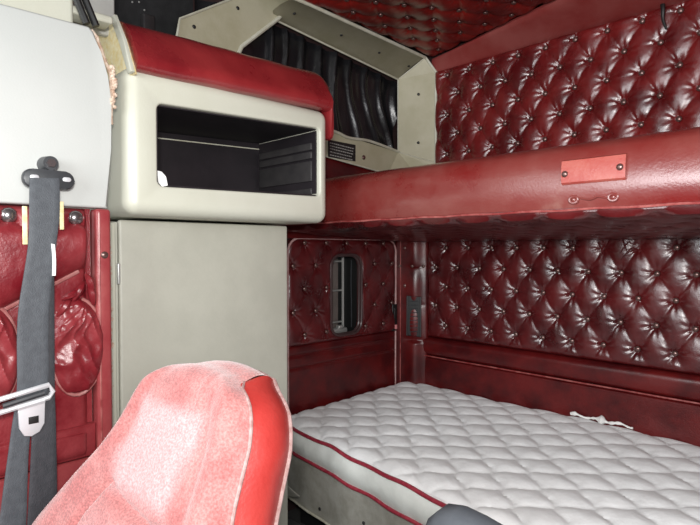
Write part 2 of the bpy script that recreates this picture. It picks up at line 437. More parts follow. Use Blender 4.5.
# ------------------------------------------------------------------ upper bunk
root = thing('upper_bunk', (1.2, 1.9, 1.3), 'wide red leather folding bunk with a stitched handle plate, running along the rear wall', 'bunk')
prof = [(2.385, 1.560), (2.10, 1.560), (1.75, 1.558), (1.58, 1.553), (1.52, 1.545), (1.482, 1.532), (1.460, 1.513), (1.447, 1.485), (1.442, 1.455),
        (1.440, 1.425), (1.441, 1.400), (1.446, 1.375), (1.453, 1.357)]
def bx(bm_, prof, xs, wob=.003):
    rings = []
    for i, x in enumerate(xs):
        rings.append([bm_.verts.new((x, y + wob * noise.noise(V((x * 4, z * 9, 1))), z + wob * .6 * noise.noise(V((x * 5, y * 8, 7))))) for (y, z) in prof])
    for i in range(len(xs) - 1):
        for k in range(len(prof)):
            k2 = (k + 1) % len(prof)
            bm_.faces.new((rings[i][k], rings[i + 1][k], rings[i + 1][k2], rings[i][k2]))
    bm_.faces.new(rings[0]); bm_.faces.new(rings[-1][::-1]); return bm_
xs = [.035 + i * .03 for i in range(76)]
bm = bx(bmesh.new(), prof + [(1.47, 1.358), (1.7, 1.35), (2.385, 1.32)], xs)
link('padded_body', bm, M['bunk'], root)
def pos(u, v):
    y = 1.452 + v * .985; return V((.035 + u, y, 1.354 - .042 * v / .94 - .008 * rnd(v, .05)))
def h(u, v):
    e = min(rnd(v, .012), rnd(.94 - v, .03), rnd(u, .02))
    p = pos(u, v)
    return .006 + e * tuft(p.x, p.y, .846, 1.462, .1465, .12, .012)
link('underside', relief(pos, lambda u, v: -Z, 2.25, .94, h, .009, .006), M['tuft'], root)
for k in range(-5, 9):
    put(BTN, 'button', (.846 + k * .1465, 1.464, 1.346), V((0, -.5, -1)), root, .9)
bm = bmesh.new(); tube(bm, [(.04 + i * .04, 1.4485 + .001 * math.sin(i * 2.3), 1.3555 + .0012 * math.sin(i * 1.3)) for i in range(57)], .0035)
link('welt', bm, M['dpiping'], root)
bm = bx(bmesh.new(), [(1.444, 1.490), (1.4345, 1.486), (1.431, 1.46), (1.4315, 1.428), (1.437, 1.423), (1.455, 1.423), (1.458, 1.49)], [1.356 + i * .0163 for i in range(11)], .001)
o = link('handle_plate', bm, M['plate'], root); o['label'] = 'bright red leather plate with two studs'
for p in ((1.366, 1.4295, 1.451), (1.506, 1.4295, 1.455)):
    b_ = put(BTN, 'stud', p, -Y, o, .75); b_.location = p
for x in (1.386, 1.487):
    bm = bmesh.new(); c = V((x, 1.4425, 1.382))
    tube(bm, [c + X * .011 * math.cos(a * PI / 8) + Z * .009 * math.sin(a * PI / 8) for a in range(16)], .004, closed=True)
    bmesh.ops.create_uvsphere(bm, u_segments=12, v_segments=8, radius=.007, matrix=Matrix.Translation(c + Y * .003))
    link('bolt', bm, M['bunk'], root)
bm = bmesh.new(); tube(bm, smooth_pts([(1.40, 1.445, 1.386), (1.43, 1.441, 1.380), (1.45, 1.440, 1.386), (1.475, 1.444, 1.380)]), .003)
link('crease', bm, M['bunk'], root)

# ------------------------------------------------------------------ mattress
def yf(x):
    y = 1.487 - .127 * min(x, 1.15) - .02 * max(0, x - 1.15)
    return y + .09 * (1 - rnd(x, .10)) + .004 * math.sin(x * 21)
root = thing('mattress', (1.1, 1.9, .34), 'white quilted mattress with crimson piping lying on the lower bunk', 'mattress')
MT = .494
def pos(u, v):
    x = .035 + u; a = yf(x) + .004; b = 2.388
    return V((x, a + (b - a) * v, 0))
def quilt(x, y):
    s = .173; x += .006 * noise.noise(V((x * 7, y * 7, 0))); y += .006 * noise.noise(V((x * 7, y * 7, 9)))
    p = ((x - 1.301) + (y - 2.05)) / s; q = ((x - 1.301) - (y - 2.05)) / s
    w = .045 * math.sin(2 * PI * (p + q)); 
    a = abs(math.sin(PI * (p + .05 * math.sin(2 * PI * q)))); b = abs(math.sin(PI * (q + .05 * math.sin(2 * PI * p))))
    wr = noise.noise(V(((x + y) * 55, (x - y) * 9, 4))) * .0022 * (1 - min(1, max(0, (y - yf(x)) / .35)))
    wr += noise.noise(V((x * 16, y * 16, 8))) * .0015
    return   .017 * (min(a, b) ** .5 * .55 + (a * b) ** .5 * .45) + wr
def mh(u, v):
    p = pos(u, v); d = min((p.y - yf(p.x)), 2.388 - p.y + .004, u + .002)
    return MT - .014 + .016 * v + quilt(p.x, p.y) * rnd(d, .07) - (.022 if p.y < 1.75 and d > u + .0021 or p.y - yf(p.x) < .06 else .008) * (1 - rnd(d, .05)) + .007 * noise.noise(V((p.x * 2.4, p.y * 2.4, 2)))
bm = bmesh.new(); nu, nv = 260, 150; g = []
for i in range(nu + 1):
    g.append([])
    for j in range(nv + 1):
        u = 2.20 * i / nu; v = j / nv; p = pos(u, v); g[-1].append(bm.verts.new((p.x, p.y, mh(u, v))))
for i in range(nu):
    for j in range(nv): bm.faces.new((g[i][j], g[i + 1][j], g[i + 1][j + 1], g[i][j + 1]))
rim = [g[i][0] for i in range(nu + 1)] + [g[nu][j] for j in range(1, nv + 1)] + [g[i][nv] for i in range(nu - 1, -1, -1)] + [g[0][j] for j in range(nv - 1, 0, -1)]
low = [bm.verts.new((v.co.x, v.co.y, .44)) for v in rim]
for k in range(len(rim)):
    k2 = (k + 1) % len(rim); bm.faces.new((rim[k], low[k], low[k2], rim[k2]))
link('quilted_cover', bm, M['mattress'], root)
ztop = lambda x: MT - .028 + .004 * math.sin(x * 17)
def outl(z_off, yoff):      # outline around the mattress
    pts = []
    for i in range(75): 
        x = .035 + 2.2 * i / 74; pts.append((x, yf(x) + yoff))
    pts += [(2.235, 1.9), (2.235, 2.38)] + [(2.2 - .1 * k, 2.388) for k in range(22)] + [(.035, 2.38), (.035, 2.1), (.035, 1.8)]
    return pts
bm = bmesh.new(); rings = []
NZ = 12
for k in range(NZ + 1):
    t = k / NZ; row = []
    for (x, y) in outl(0, 0):
        front = y < 1.62
        yo = (.012 * t - .014 * math.sin(PI * t) + .0035 * math.sin(x * 60 + t * 5 + 4 * noise.noise(V((x * 6, t, 0)))) * math.sin(PI * t)) if front else 0
        row.append(bm.verts.new((x, y + yo, (ztop(x) - .003) * (1 - t) + .35 * t)))
    rings.append(row)
m = len(rings[0])
for k in range(NZ):
    for i in range(m): bm.faces.new((rings[k][i], rings[k + 1][i], rings[k + 1][(i + 1) % m], rings[k][(i + 1) % m]))
bm.faces.new(rings[-1])
link('side_border', bm, M['mside'], root)
for (zf, yo) in ((ztop, -.004), (lambda x: .351, .008)):
    bm = bmesh.new(); tube(bm, [(x, y + (yo if y < 1.62 else 0), zf(x) + .002 * math.sin(x * 31)) for (x, y) in outl(0, 0)], .0075, closed=True)
    link('piping', bm, M['mpipe'], root)
# bunk base
root = thing('bunk_base', (1.1, 1.9, 0), 'grey scuffed board base carrying the mattress', 'bunk base')
bm = bmesh.new(); n = 40
a = []; b = []
for i in range(n + 1):
    x = .03 + 2.2 * i / n; y = yf(max(x, .11)) + .018
    a.append((x, y))
top = [bm.verts.new((x, y, .343)) for x, y in a] + [bm.verts.new((2.23, 2.36, .343)), bm.verts.new((.03, 2.36, .343))]
bot = [bm.verts.new((x, y + .004, .125)) for x, y in a] + [bm.verts.new((2.23, 2.36, .125)), bm.verts.new((.03, 2.36, .125))]
k = len(top)
bm.faces.new(top); bm.faces.new(bot[::-1])
for i in range(k): bm.faces.new((top[i], bot[i], bot[(i + 1) % k], top[(i + 1) % k]))
link('front_board', bm, M['base'], root)
bm = bmesh.new(); tube(bm, [(x, y - .002, .130) for x, y in a], .005); link('bottom_lip', bm, M['framelip'], root)
link('plinth', nbox(.10, 2.2, 1.55, 2.34, 0, .125), M['rubber'], root)
for x in (.33, .62, .95):
    put(SCREW, 'screw', (x, yf(x) + .016, .17 if x < .5 else .23), -Y, root)
bm = nbox(.22, .60, 1.215, 1.39, 0.0, .12, bev=.01); box(bm, .24, .58, 1.23, 1.38, .115, .13, bev=.006)
o = tag(link('storage_box', bm, M['blackplastic']), 'black box on the floor below the bunk base', 'box')
for x in (.28, .42):
    bm = bmesh.new(); tube(bm, [(x, 1.213, .02), (x + .01, 1.213, .115)], .004); link('strap', bm, M['greyplain'], o)
bm = poly_slab([(.165, 1.36, .29), (.275, 1.40, .225), (.16, 1.40, .185)], (.4, -1, 0), .006, .001)
tag(link('metal_bracket', bm, M['base']), 'small grey triangular bracket under the mattress corner behind the seat', 'bracket')
# torn white padding by the rear wall
bm = bmesh.new()
tube(bm, [(x, 2.374 + .003 * math.sin(x * 90), .517 + .004 * math.sin(x * 70)) for x in [.985 + .01 * k for k in range(27)]],
     lambda t: .0035 + .010 * max(0, noise.noise(V((t * 11, 0, 1))) + .15) + .013 * math.exp(-((t - .52) / .05) ** 2) + .006 * math.exp(-((t - .06) / .05) ** 2), 9)
tag(link('torn_padding', bm, M['whiteplastic']), 'torn scraps of white padding wedged between mattress and rear wall', 'padding')

# ------------------------------------------------------------------ curtained side window in beige frame
root = thing('window_frame', (.1, 1.9, 1.7), 'beige metal frame around the black curtained side window', 'window frame')
I1 = V((.05, 1.45, 2.262)); I2 = V((.05, 2.287, 2.182)); I3 = V((.05, 2.289, 1.785)); I4 = V((.05, 1.60, 1.835))
A_ = V((.238, 1.485, 2.280)); B_ = V((.192, 2.345, 2.280)); C_ = V((.222, 2.400, 2.209)); D2 = V((.222, 2.400, 1.690)); G = V((.1, 2.340, 1.698)); E_ = V((.05, 2.205, 1.656)); F_ = V((.05, 1.60, 1.712))
def quad_slab(ps, t=.008, bm=None):
    n = (ps[1] - ps[0]).cross(ps[2] - ps[0]).normalized()
    if n.dot(V((2, 0, 1.25)) - ps[0]) < 0: n = -n
    return poly_slab(ps, n, t, .0, bm)
def fpart(name, ps, mat='frame', t=.008):
    o = link(name, quad_slab(ps, t), M[mat], root, smooth=False); return o
bm = bmesh.new(); gg = []
I0 = V((.09, 1.41, 2.275)); A0 = V((.242, 1.41, 2.28))
for (a, b) in [(I0.lerp(I1, k / 6), A0.lerp(A_, k / 6)) for k in range(6)] + [(I1.lerp(I2, k / 24), A_.lerp(B_, k / 24)) for k in range(25)]:
    gg.append([bm.verts.new(a.lerp(b, q / 8) + V((0, 0, .008 * math.sin(PI * q / 8)))) for q in range(9)])
for a, b in zip(gg, gg[1:]):
    for q in range(8): bm.faces.new((a[q], a[q + 1], b[q + 1], b[q]))
bmesh.ops.solidify(bm, geom=bm.faces[:], thickness=-.006)
link('header', bm, M['frame'], root)
fpart('corner_piece', [I2, C_, B_], t=.008); fpart('jamb', [I2, I3, D2, C_])
sill = fpart('sill', [I4, I3, E_, F_]); fpart('sill_end', [I3, G, E_]); fpart('corner_foot', [I3, D2, G])
bm = bmesh.new(); tube(bm, [A_ - V((0, .08, .0)), A_, B_, C_, D2], .008); link('edging', bm, M['framelip'], root)
bm = bmesh.new(); tube(bm, [D2, G, E_, F_], .0045); tube(bm, [I2, I3], .004); tube(bm, [I2, B_], .003); tube(bm, [I1, I2], .005); tube(bm, [I3, D2 + Z * .03], .003)
link('rib', bm, M['framelip'], root)
bm = bmesh.new(); tube(bm, smooth_pts([I4 + V((.006, 0, 0)), V((.062, 1.8, 1.822)), V((.06, 1.9, 1.806)), V((.062, 2.05, 1.81)), I3 + V((.006, 0, 0))]), .007)
link('sill_lip', bm, M['framelip'], root)
for p in ((.14, 1.49, 2.271), (.14, 1.771, 2.255), (.14, 2.036, 2.24), (.14, 2.27, 2.228)):
    put(SCREW, 'screw_hole', p, V((.2, 0, -1)), root)
for z in (2.092, 1.83): put(SCREW, 'screw_hole', (.150, 2.340, z), V((.55, -.83, 0)), root)
put(BTN, 'bolt', (.058, 2.010, 1.722), X, root, 1.0)
# black notice with rows of marks
root2 = link('notice', nbox(.052, .056, 1.765, 1.950, 1.695, 1.778), M['rubber'], root); root2['label'] = 'black notice with grey rows of marks'
bm = bmesh.new(); random.seed(3)
for k, z in enumerate((1.765, 1.751, 1.737, 1.722, 1.707)):
    y = 1.775
    while y < 1.925:
        w = random.uniform(.004, .014)
        box(bm, .056, .0566, y, y + w, z - .0025 - .05 * (y - 1.77), z + .002 - .05 * (y - 1.77)); y += w + .004
link('print', bm, M['greyplain'], root2)

# curtain
def h(u, v):
    y = 1.10 + u
    s = y * 8.2 + .22 * math.sin(v * 9 + y * 5) + .9 * noise.noise(V((y * 3, v * 2.0, 0)))
    f = math.exp(-(((s % 1) - .5) / .17) ** 2)
    return .021 * f + .012 * noise.noise(V((y * 14, v * 4, 2))) + .005 * math.sin(s * 5.1 + v * 9) * (1 - v) + .004
bm = relief(lambda u, v: V((-.006, 1.10 + u, 1.80 + v)), lambda u, v: X, 1.21, .46, h, .006, .010, mask=lambda u, v: 1.80 + v < 2.272 - .0957 * (u - .35) - .006)
tag(link('curtain', bm, M['curtain']), 'pleated black vinyl curtain drawn across the side window inside the beige frame', 'curtain')

# gusset panel left of curtain
pp = [(.075, .976, 2.050), (.075, .989, 2.121), (.075, 1.218, 2.269), (.075, 1.40, 2.39), (.075, 1.56, 2.39), (.075, 1.45, 2.257), (.075, 1.262, 2.087), (.075, 1.23, 2.02), (.075, .97, 2.0)]
root = thing('corner_gusset', (.075, 1.2, 2.0), 'beige metal gusset plate with screw holes left of the black curtain, above the red pad', 'panel')
link('plate', poly_slab(pp, X, .012, .002), M['frame'], root, smooth=False)
bm = bmesh.new(); tube(bm, [pp[8], pp[0], pp[1], pp[2], pp[3]], .005); tube(bm, [pp[4], pp[5], pp[6], pp[7]], .009); link('flange', bm, M['framelip'], root)
for p in ((.076, 1.048, 2.108), (.076, 1.245, 2.240)): put(SCREW, 'screw_hole', p, X, root, 1.1)
# black lining at top left
bm = relief(lambda u, v: V((.0, .30 + u, 1.80 + v)), lambda u, v: X, .78, .58, lambda u, v: .01 + .012 * noise.noise(V((u * 6, v * 3, 0))), .02, .01)
tag(link('black_side_lining', bm, M['black']), 'black cloth lining on the side wall behind the overhead cabinet pad', 'lining')
bm = nbox(.015, .05, .86, .905, 1.95, 2.115, bev=.006)
tag(link('bracket_post', bm, M['darkgrey']), 'short dark grey post between the gusset plate and the black lining', 'post')
random.seed(5)
bm = bmesh.new()  # pale debris spots on the black lining
for (y, z) in ((.835, 2.155), (.842, 2.172), (.86, 2.163), (.88, 2.14), (.815, 2.165)):
    bmesh.ops.create_icosphere(bm, subdivisions=1, radius=.004, matrix=Matrix.Translation((.012, y, z)))
tag(link('lining_speck', bm, M['alum']), 'tiny pale specks stuck on the black lining at top left', 'specks', kind='stuff')

# ------------------------------------------------------------------ overhead cabinet
root = thing('overhead_cabinet', (.3, .92, 1.345), 'cream moulded overhead cabinet with an open dark compartment, above the closet', 'cabinet')
def tmp(bm):
    me = bpy.data.meshes.new('t'); bmesh.ops.recalc_face_normals(bm, faces=bm.faces); bm.to_mesh(me); bm.free(); o = bpy.data.objects.new('t', me); COL.objects.link(o); return o
def shear(bm):
    for v in bm.verts:
        k = (v.co.y - .652) / .58
        if v.co.z > 1.53: v.co.z += -.007 + .023 * k
        else: v.co.z += -.001 + .012 * k
    return bm
body = tmp(nbox(.0, .60, .568, 1.276, 1.340, 1.730, bev=.036, seg=7))
cut = bmesh.new(); box(cut, .24, .75, .652, 1.232, 1.420, 1.648)
es = [e for e in cut.edges if abs(e.verts[0].co.x - e.verts[1].co.x) > .3]
bmesh.ops.bevel(cut, geom=es, offset=.018, segments=5, affect='EDGES', profile=.5)
cut = tmp(shear(cut))
md = body.modifiers.new('b', 'BOOLEAN'); md.object = cut; md.operation = 'DIFFERENCE'; md.solver = 'EXACT'
dg = bpy.context.evaluated_depsgraph_get(); me = bpy.data.meshes.new_from_object(body.evaluated_get(dg))
bm = bmesh.new(); bm.from_mesh(me)
for o in (body, cut): bpy.data.objects.remove(o)
# slight downward slope of the top towards the front-left as in a moulded part, soft lip on the opening
es = [e for e in bm.edges if e.calc_length() > 0 and abs(e.verts[0].co.x - .6) < 1e-4 and abs(e.verts[1].co.x - .6) < 1e-4
      and any(f.normal.x < .5 for f in e.link_faces) and all(.64 < v.co.y < 1.24 and 1.41 < v.co.z < 1.68 for v in e.verts)]
bmesh.ops.bevel(bm, geom=es, offset=.006, segments=3, affect='EDGES', profile=.5)
bm.faces.ensure_lookup_table()
link('shell', bm, M['cream'], root)
# dark lining inside
bm = bmesh.new()
for a in ((.245, .25, .66, 1.226, 1.424, 1.644), (.25, .585, .656, .660, 1.43, 1.64), (.25, .585, 1.224, 1.229, 1.43, 1.64), (.25, .588, .66, 1.226, 1.4215, 1.4255), (.25, .588, .66, 1.226, 1.6425, 1.646)):
    box(bm, *a)
lin = link('compartment_lining', shear(bm), M['dark'], root, smooth=False)
bm = bmesh.new(); tube(bm, [(.253, .665, 1.616), (.253, 1.222, 1.636)], .0022); link('top_seam', bm, M['framelip'], lin).location = (0, 0, 0)
for (z, hh, m_) in ((1.605, .012, 'darkgrey'), (1.575, .012, 'darkgrey'), (1.52, .035, 'darkgrey'), (1.45, .010, 'darkgrey')):
    link('side_rail', nbox(.262, .57, 1.217, 1.2245, z - hh, z + hh, bev=.002), M[m_], lin).location = (0, 0, 0)
bm = bmesh.new(); ps = [(.590, .656, 1.462), (.592, .658, 1.430), (.592, .668, 1.419), (.592, .684, 1.424), (.590, .680, 1.448), (.590, .668, 1.46)]
tag(link('paper_scrap', poly_slab(ps, X, .003, 0), M['whiteplastic']), 'white scrap of tape stuck in the lower left corner of the cabinet opening', 'scrap')
# red pad on top
prof = []
for k in range(13):
    a = -100 + k * 15
    prof.append(a)
sec = smooth_pts([(.560, 0, 1.712), (.606, 0, 1.712), (.622, 0, 1.738), (.596, 0, 1.785), (.558, 0, 1.836), (.508, 0, 1.866), (.44, 0, 1.872), (.38, 0, 1.85), (.37, 0, 1.77), (.40, 0, 1.745), (.50, 0, 1.742)], 3)
bm = bmesh.new(); rings = []; NX = 70; cen = V((.49, 0, 1.79)); Ye = 1.316
for i in range(NX + 1):
    t = i / NX; y = .592 + (Ye - .592) * t; q = Ye - y
    e = .30 + .70 * rnd(q, .045); ring = []
    for p in sec:
        c = cen + (p - cen) * e; z = c.z + .022 * t
        lowz = max(0, 1 - max(0, q) / .040)          # the roll folds down past the cabinet's end
        if lowz > 0 and p.z < 1.80: z -= .105 * min(1, lowz * 4) * (1.80 - p.z) / .09
        if lowz > 0: c.x = min(c.x, .60)
        ww = .0025 * noise.noise(V((y * 9, p.x * 12, p.z * 12)))
        ring.append(bm.verts.new((c.x + ww, y, z + ww)))
    rings.append(ring)
ns = len(sec)
for i in range(NX):
    for k in range(ns): bm.faces.new((rings[i][k], rings[i + 1][k], rings[i + 1][(k + 1) % ns], rings[i][(k + 1) % ns]))
bm.faces.new(rings[0]); bm.faces.new(rings[-1][::-1])
link('top_pad', bm, M['pad'], root)['label'] = 'red leather padded roll'
bm = poly_slab([(.615, .582, 1.700), (.560, .582, 1.795), (.505, .582, 1.868), (.37, .582, 1.885), (.365, .582, 1.74), (.40, .582, 1.705)], -Y, .010, .002)
ef = link('end_flap', bm, M['yellow'], root); ef['label'] = 'yellowed torn end flap'
bm = poly_slab([(.630, .571, 1.700), (.580, .571, 1.795), (.520, .571, 1.876), (.492, .571, 1.876), (.555, .571, 1.790), (.605, .571, 1.700)], -Y, .009, .002)
link('cream_edge', bm, M['cream'], ef).location = (0, 0, 0)

# ------------------------------------------------------------------ closet
root = thing('closet', (.2, .9, 0), 'tall grey-green closet with a flat door, below the overhead cabinet', 'closet')
link('carcass', nbox(.03, .430, .575, 1.200, 0, 1.328, bev=.004), M['closet'], root)
bm = nbox(.432, .452, .606, 1.206, .03, 1.333, bev=.007, seg=4)
link('door', bm, M['closet'], root)
bm = nbox(.425, .447, .572, .598, .02, 1.325, bev=.004); link('side_flange', bm, M['cream'], root)
bm = bmesh.new(); random.seed(2)
for i in range(44):
    z = .66 + i * .0145; r = random.uniform(.002, .0065) * (1 if z > 1.0 or random.random() < .5 else .5)
    bmesh.ops.create_icosphere(bm, subdivisions=1, radius=r, matrix=Matrix.Translation((.45, .581 + random.uniform(-.005, .004), z)) @ Matrix.Diagonal((.7, 1, 1.6, 1)))
link('torn_foam', bm, M['foam'], root)
for z in (1.18, .74): link('hinge', nbox(.446, .456, .60, .607, z - .03, z + .03, bev=.002), M['alum'], root)

# ------------------------------------------------------------------ door pillar: white upper panel
root = thing('pillar_panel', (.59, .0, 1.35), 'large white plastic pillar panel at the upper left, behind the belt anchor', 'panel')
pp = [(.60, -.65, 1.352), (.60, .520, 1.352), (.60, .530, 1.50), (.60, .532, 1.62), (.60, .524, 1.685), (.60, .508, 1.74), (.60, .492, 1.785), (.60, .48, 1.795), (.60, -.65, 1.782)]
link('panel', poly_slab(pp, X, .03, .006), M['white'], root)
bm = nbox(.53, .575, -.65, .455, 1.78, 2.1, bev=.01); link('upper_rail', bm, M['cream'], root)
bm = bmesh.new(); tube(bm, [(.592, .487 + .012 * noise.noise(V((0, k, 0))), 1.79) if k == 0 else (.590, .495 + .04 * min(1, k / 7) + .004 * noise.noise(V((0, k * 1.7, 0))), 1.79 - k * .014) for k in range(17)], lambda t: .005)
link('torn_edge', bm, M['foam'], root)
bm = bmesh.new()
for k in range(14):
    bmesh.ops.create_icosphere(bm, subdivisions=1, radius=random.uniform(.005, .009), matrix=Matrix.Translation((.598, .538 + random.uniform(-.004, .006), 1.61 + k * .0075)))
link('torn_foam', bm, M['foam'], root)
bm = nbox(.43, .455, .44, .60, 1.84, 2.20, bev=.006)
tag(link('grey_panel', bm, M['greyplain']), 'light grey panel behind the black strap above the cabinet flap', 'panel')
bm = bmesh.new()
for dy, c in ((0, 0), (.022, 0)):
    tube(bm, [(.585, .435 + dy, 1.92), (.59, .452 + dy, 1.865), (.598, .476 + dy, 1.80)], .009, 8)
o = link('black_strap', bm, M['rubber']); tag(o, 'pair of black rubber channels running up from the top of the white pillar panel', 'strap')
bm = nbox(.50, .56, .44, .555, 1.833, 1.853, bev=.006)
tag(link('cream_corner_cap', bm, M['cream']), 'small cream cap between the pillar panel and the red pad end', 'cap')

# ------------------------------------------------------------------ door pillar: red leather lower panel
root = thing('leather_door_panel', (.58, .1, .7), 'shiny red padded leather panel with gathered pocket behind the seat belt', 'door panel')
def seam(y): return 1.11 + (y - .284) * .52    # diagonal piping line
def h(u, v):
    y = -.5 + u; z = .73 + v
    e = rnd(v, .03) * rnd(.618 - v, .02) * rnd(.97 - u, .015)
    d = z - seam(y)
    if d > 0:
        base = .008 + .044 * rnd(d, .07) * (.45 + .55 * rnd(1.352 - z, .07)) + .004 * noise.noise(V((y * 9, z * 6, 0)))
        for by in (.303, .443, .163, .023):
            ry, rz = y - by, 1.325 - z; r = math.hypot(ry, rz)
            base -= .020 * math.exp(-(r / .028) ** 2)
            for sg in (-1, 1):
                al = (ry * sg + rz) * .7071; pe = abs(ry * sg - rz) * .7071
                if al > 0: base -= .013 * math.exp(-(pe / .006) ** 2) * math.exp(-(al / .06) ** 2)
    else:
        base = .016 + .008 * noise.noise(V((y * 12, z * 8, 3)))
        if z < .80: base = .03
    return .002 + e * max(0, base)
link('leather', relief(lambda u, v: V((.575, -.5 + u, .73 + v)), lambda u, v: X, .985, .62, h, .006, .015), M['door'], root)
bm = nbox(.565, .612, .487, .524, .70, 1.350, bev=.008); st = link('edge_strip', bm, M['doortrim'], root)
bm = bmesh.new(); tube(bm, [(.610, .495, .72), (.610, .495, 1.34)], .003); link('welt', bm, M['dpiping'], st).location = (0, 0, 0)
for z in (1.235, .745): put(BTN, 'button', (.611, .507, z), X, root, .9)
for y in (.303, .443, .163, .023): put(BIG, 'button', (.608, y, 1.325), X, root, 1.4)
bm = bmesh.new(); tube(bm, [(.594, y, seam(y)) for y in [-.45 + .09 * k for k in range(11)]], .0065); link('piping', bm, M['piping'], root)
# gathered pocket
def ph(u, v):
    r = math.hypot((u - .06) / .062, (v - .105) / .12)
    e = rnd(max(0, 1 - r), .45)
    a = math.atan2(v - .22, u - .075)
    tw = .35 * noise.noise(V((u * 18, v * 18, 7)))
    pl = .0045 * (1 - abs(math.sin(a * 9 + 8 * tw))) ** 2 * min(1, max(0, (v - .07) / .10))
    c1 = .010 * (1 - abs(noise.noise(V((u * 26 + v * 10, v * 15 - u * 8, 1))) * 2.2))
    n2 = .003 * noise.noise(V((u * 55, v * 38, 4)))
    return .004 + e * (.020 + pl + c1 + n2)
pk = lambda y0: link('gathered_pocket', relief(lambda u, v: V((.590, y0 + u, .905 + v)), lambda u, v: X, .122, .25, ph, .0028, .012,
     mask=lambda u, v: math.hypot((u - .06) / .064, (v - .105) / .128) < 1), M['door'], root)
pk(.385); pk(.20)
for y0 in (.385, .20):
    bm = bmesh.new(); tube(bm, [(.600, y0 + .06 + .060 * math.sin(a), 1.012 + .118 * math.cos(a)) for a in [math.radians(10 + k * 12) for k in range(22)]], .0045)
    link('pocket_piping', bm, M['piping'], root)
bm = bmesh.new()
for (y, z, dy, dz) in ((.462, 1.17, -.03, -.05), (.47, 1.16, .012, -.05), (.455, 1.15, -.045, -.02), (.43, 1.13, -.03, -.04), (.44, 1.09, .05, -.008), (.42, 1.08, -.02, -.05), (.465, 1.19, .015, -.06)):
    tube(bm, smooth_pts([(.600, y, z), (.612, y + dy * .5, z + dz * .4), (.602, y + dy, z + dz)], 5), lambda t: .002 + .007 * math.sin(PI * t), 7)
link('crumpled_fold', bm, M['door'], root)
bm = poly_slab([(.600, -.5, .80), (.600, .487, .815), (.600, .487, .735), (.600, -.5, .735)], X, .03, .006)
link('lower_band', bm, M['door'], root)
bm = poly_slab([(.592, -.5, .73), (.592, .52, .73), (.592, .52, .30), (.592, -.5, .30)], X, .04, .006)
tag(link('pillar_base_panel', bm, M['doortrim']), 'dusty pink-red plain panel at the foot of the pillar below the leather door panel', 'panel')

# ------------------------------------------------------------------ seat belt
root = thing('seat_belt', (.63, .38, .6), 'dark grey seat belt with steel tongue hanging from a black anchor on the pillar', 'seat belt')
def ribbon(pairs, t=.0022, bm=None, sub=8):
    bm = bm or bmesh.new(); L1 = smooth_pts([p[0] for p in pairs], sub); R1 = smooth_pts([p[1] for p in pairs], sub)
    rows = []
    for a, b in zip(L1, R1):
        w = []
        for s in (0, .06, .2, .35, .5, .65, .8, .94, 1):
            p = a.lerp(b, s) + X * (.0012 * (1 if .05 < s < .95 else 0)); w.append(bm.verts.new(p + X * t))
        w2 = [bm.verts.new(v.co - X * (2 * t)) for v in w]; rows.append((w, w2))
    for (a, a2), (b, b2) in zip(rows, rows[1:]):
        for k in range(8):
            bm.faces.new((a[k], a[k + 1], b[k + 1], b[k])); bm.faces.new((a2[k], b2[k], b2[k + 1], a2[k + 1]))
        bm.faces.new((a[0], b[0], b2[0], a2[0])); bm.faces.new((a[8], a2[8], b2[8], b[8]))
    for (a, a2) in (rows[0], rows[-1]): bm.faces.new(a + a2[::-1])
    return bm
link('webbing', ribbon([((.644, .336, 1.408), (.644, .396, 1.412)), ((.655, .331, 1.325), (.655, .392, 1.327)), ((.66, .326, 1.25), (.66, .381, 1.248)), ((.66, .308, 1.13), (.66, .367, 1.125)), ((.66, .303, 1.06), (.66, .364, 1.055)),
     ((.66, .301, .943), (.66, .360, .935)), ((.655, .290, .85), (.655, .327, .84)), ((.66, .262, .640), (.66, .314, .630)), ((.66, .25, .45), (.66, .30, .44)), ((.64, .25, .01), (.64, .30, .01))]), M['webbing'], root)
link('webbing', ribbon([((.646, .350, 1.25), (.646, .380, 1.25)), ((.652, .340, 1.18), (.652, .380, 1.18)), ((.652, .33, 1.06), (.652, .379, 1.055)),
     ((.656, .33, .943), (.656, .377, .93)), ((.664, .328, .85), (.664, .376, .84)), ((.668, .315, .640), (.668, .374, .625)), ((.668, .30, .45), (.668, .36, .44)), ((.65, .30, .01), (.65, .35, .01))]), M['webbing_shaded'], root)
# anchor plate
bm = bmesh.new()
pts = rr(.377, 1.409, .054, .021, .020, .640)
poly_slab(pts, X, .012, .004, bm)
an = link('anchor', bm, M['blackplastic'], root)
bm = bmesh.new(); c = V((.635, .381, 1.446))
bmesh.ops.create_cone(bm, segments=24, radius1=.020, radius2=.016, depth=.044, cap_ends=True, matrix=Matrix.Translation(c - X * .018) @ Matrix.Rotation(PI / 2, 4, 'Y'))
link('anchor_boss', bm, M['blackplastic'], an).location = (0, 0, 0)
bm = bmesh.new(); bmesh.ops.create_cone(bm, segments=6, radius1=.012, radius2=.010, depth=.012, cap_ends=True, matrix=Matrix.Translation(c + X * .004) @ Matrix.Rotation(PI / 2, 4, 'Y'))
link('bolt', bm, M['button_big'], an).location = (0, 0, 0)
for y in (.346, .413):
    bm = poly_slab(rr(y, 1.411, .009, .005, .0045, .6435), X, .003, .001); link('slot_highlight', bm, M['steel'], an).location = (0, 0, 0)  # highlights at the anchor slots, put in as bright steel pieces
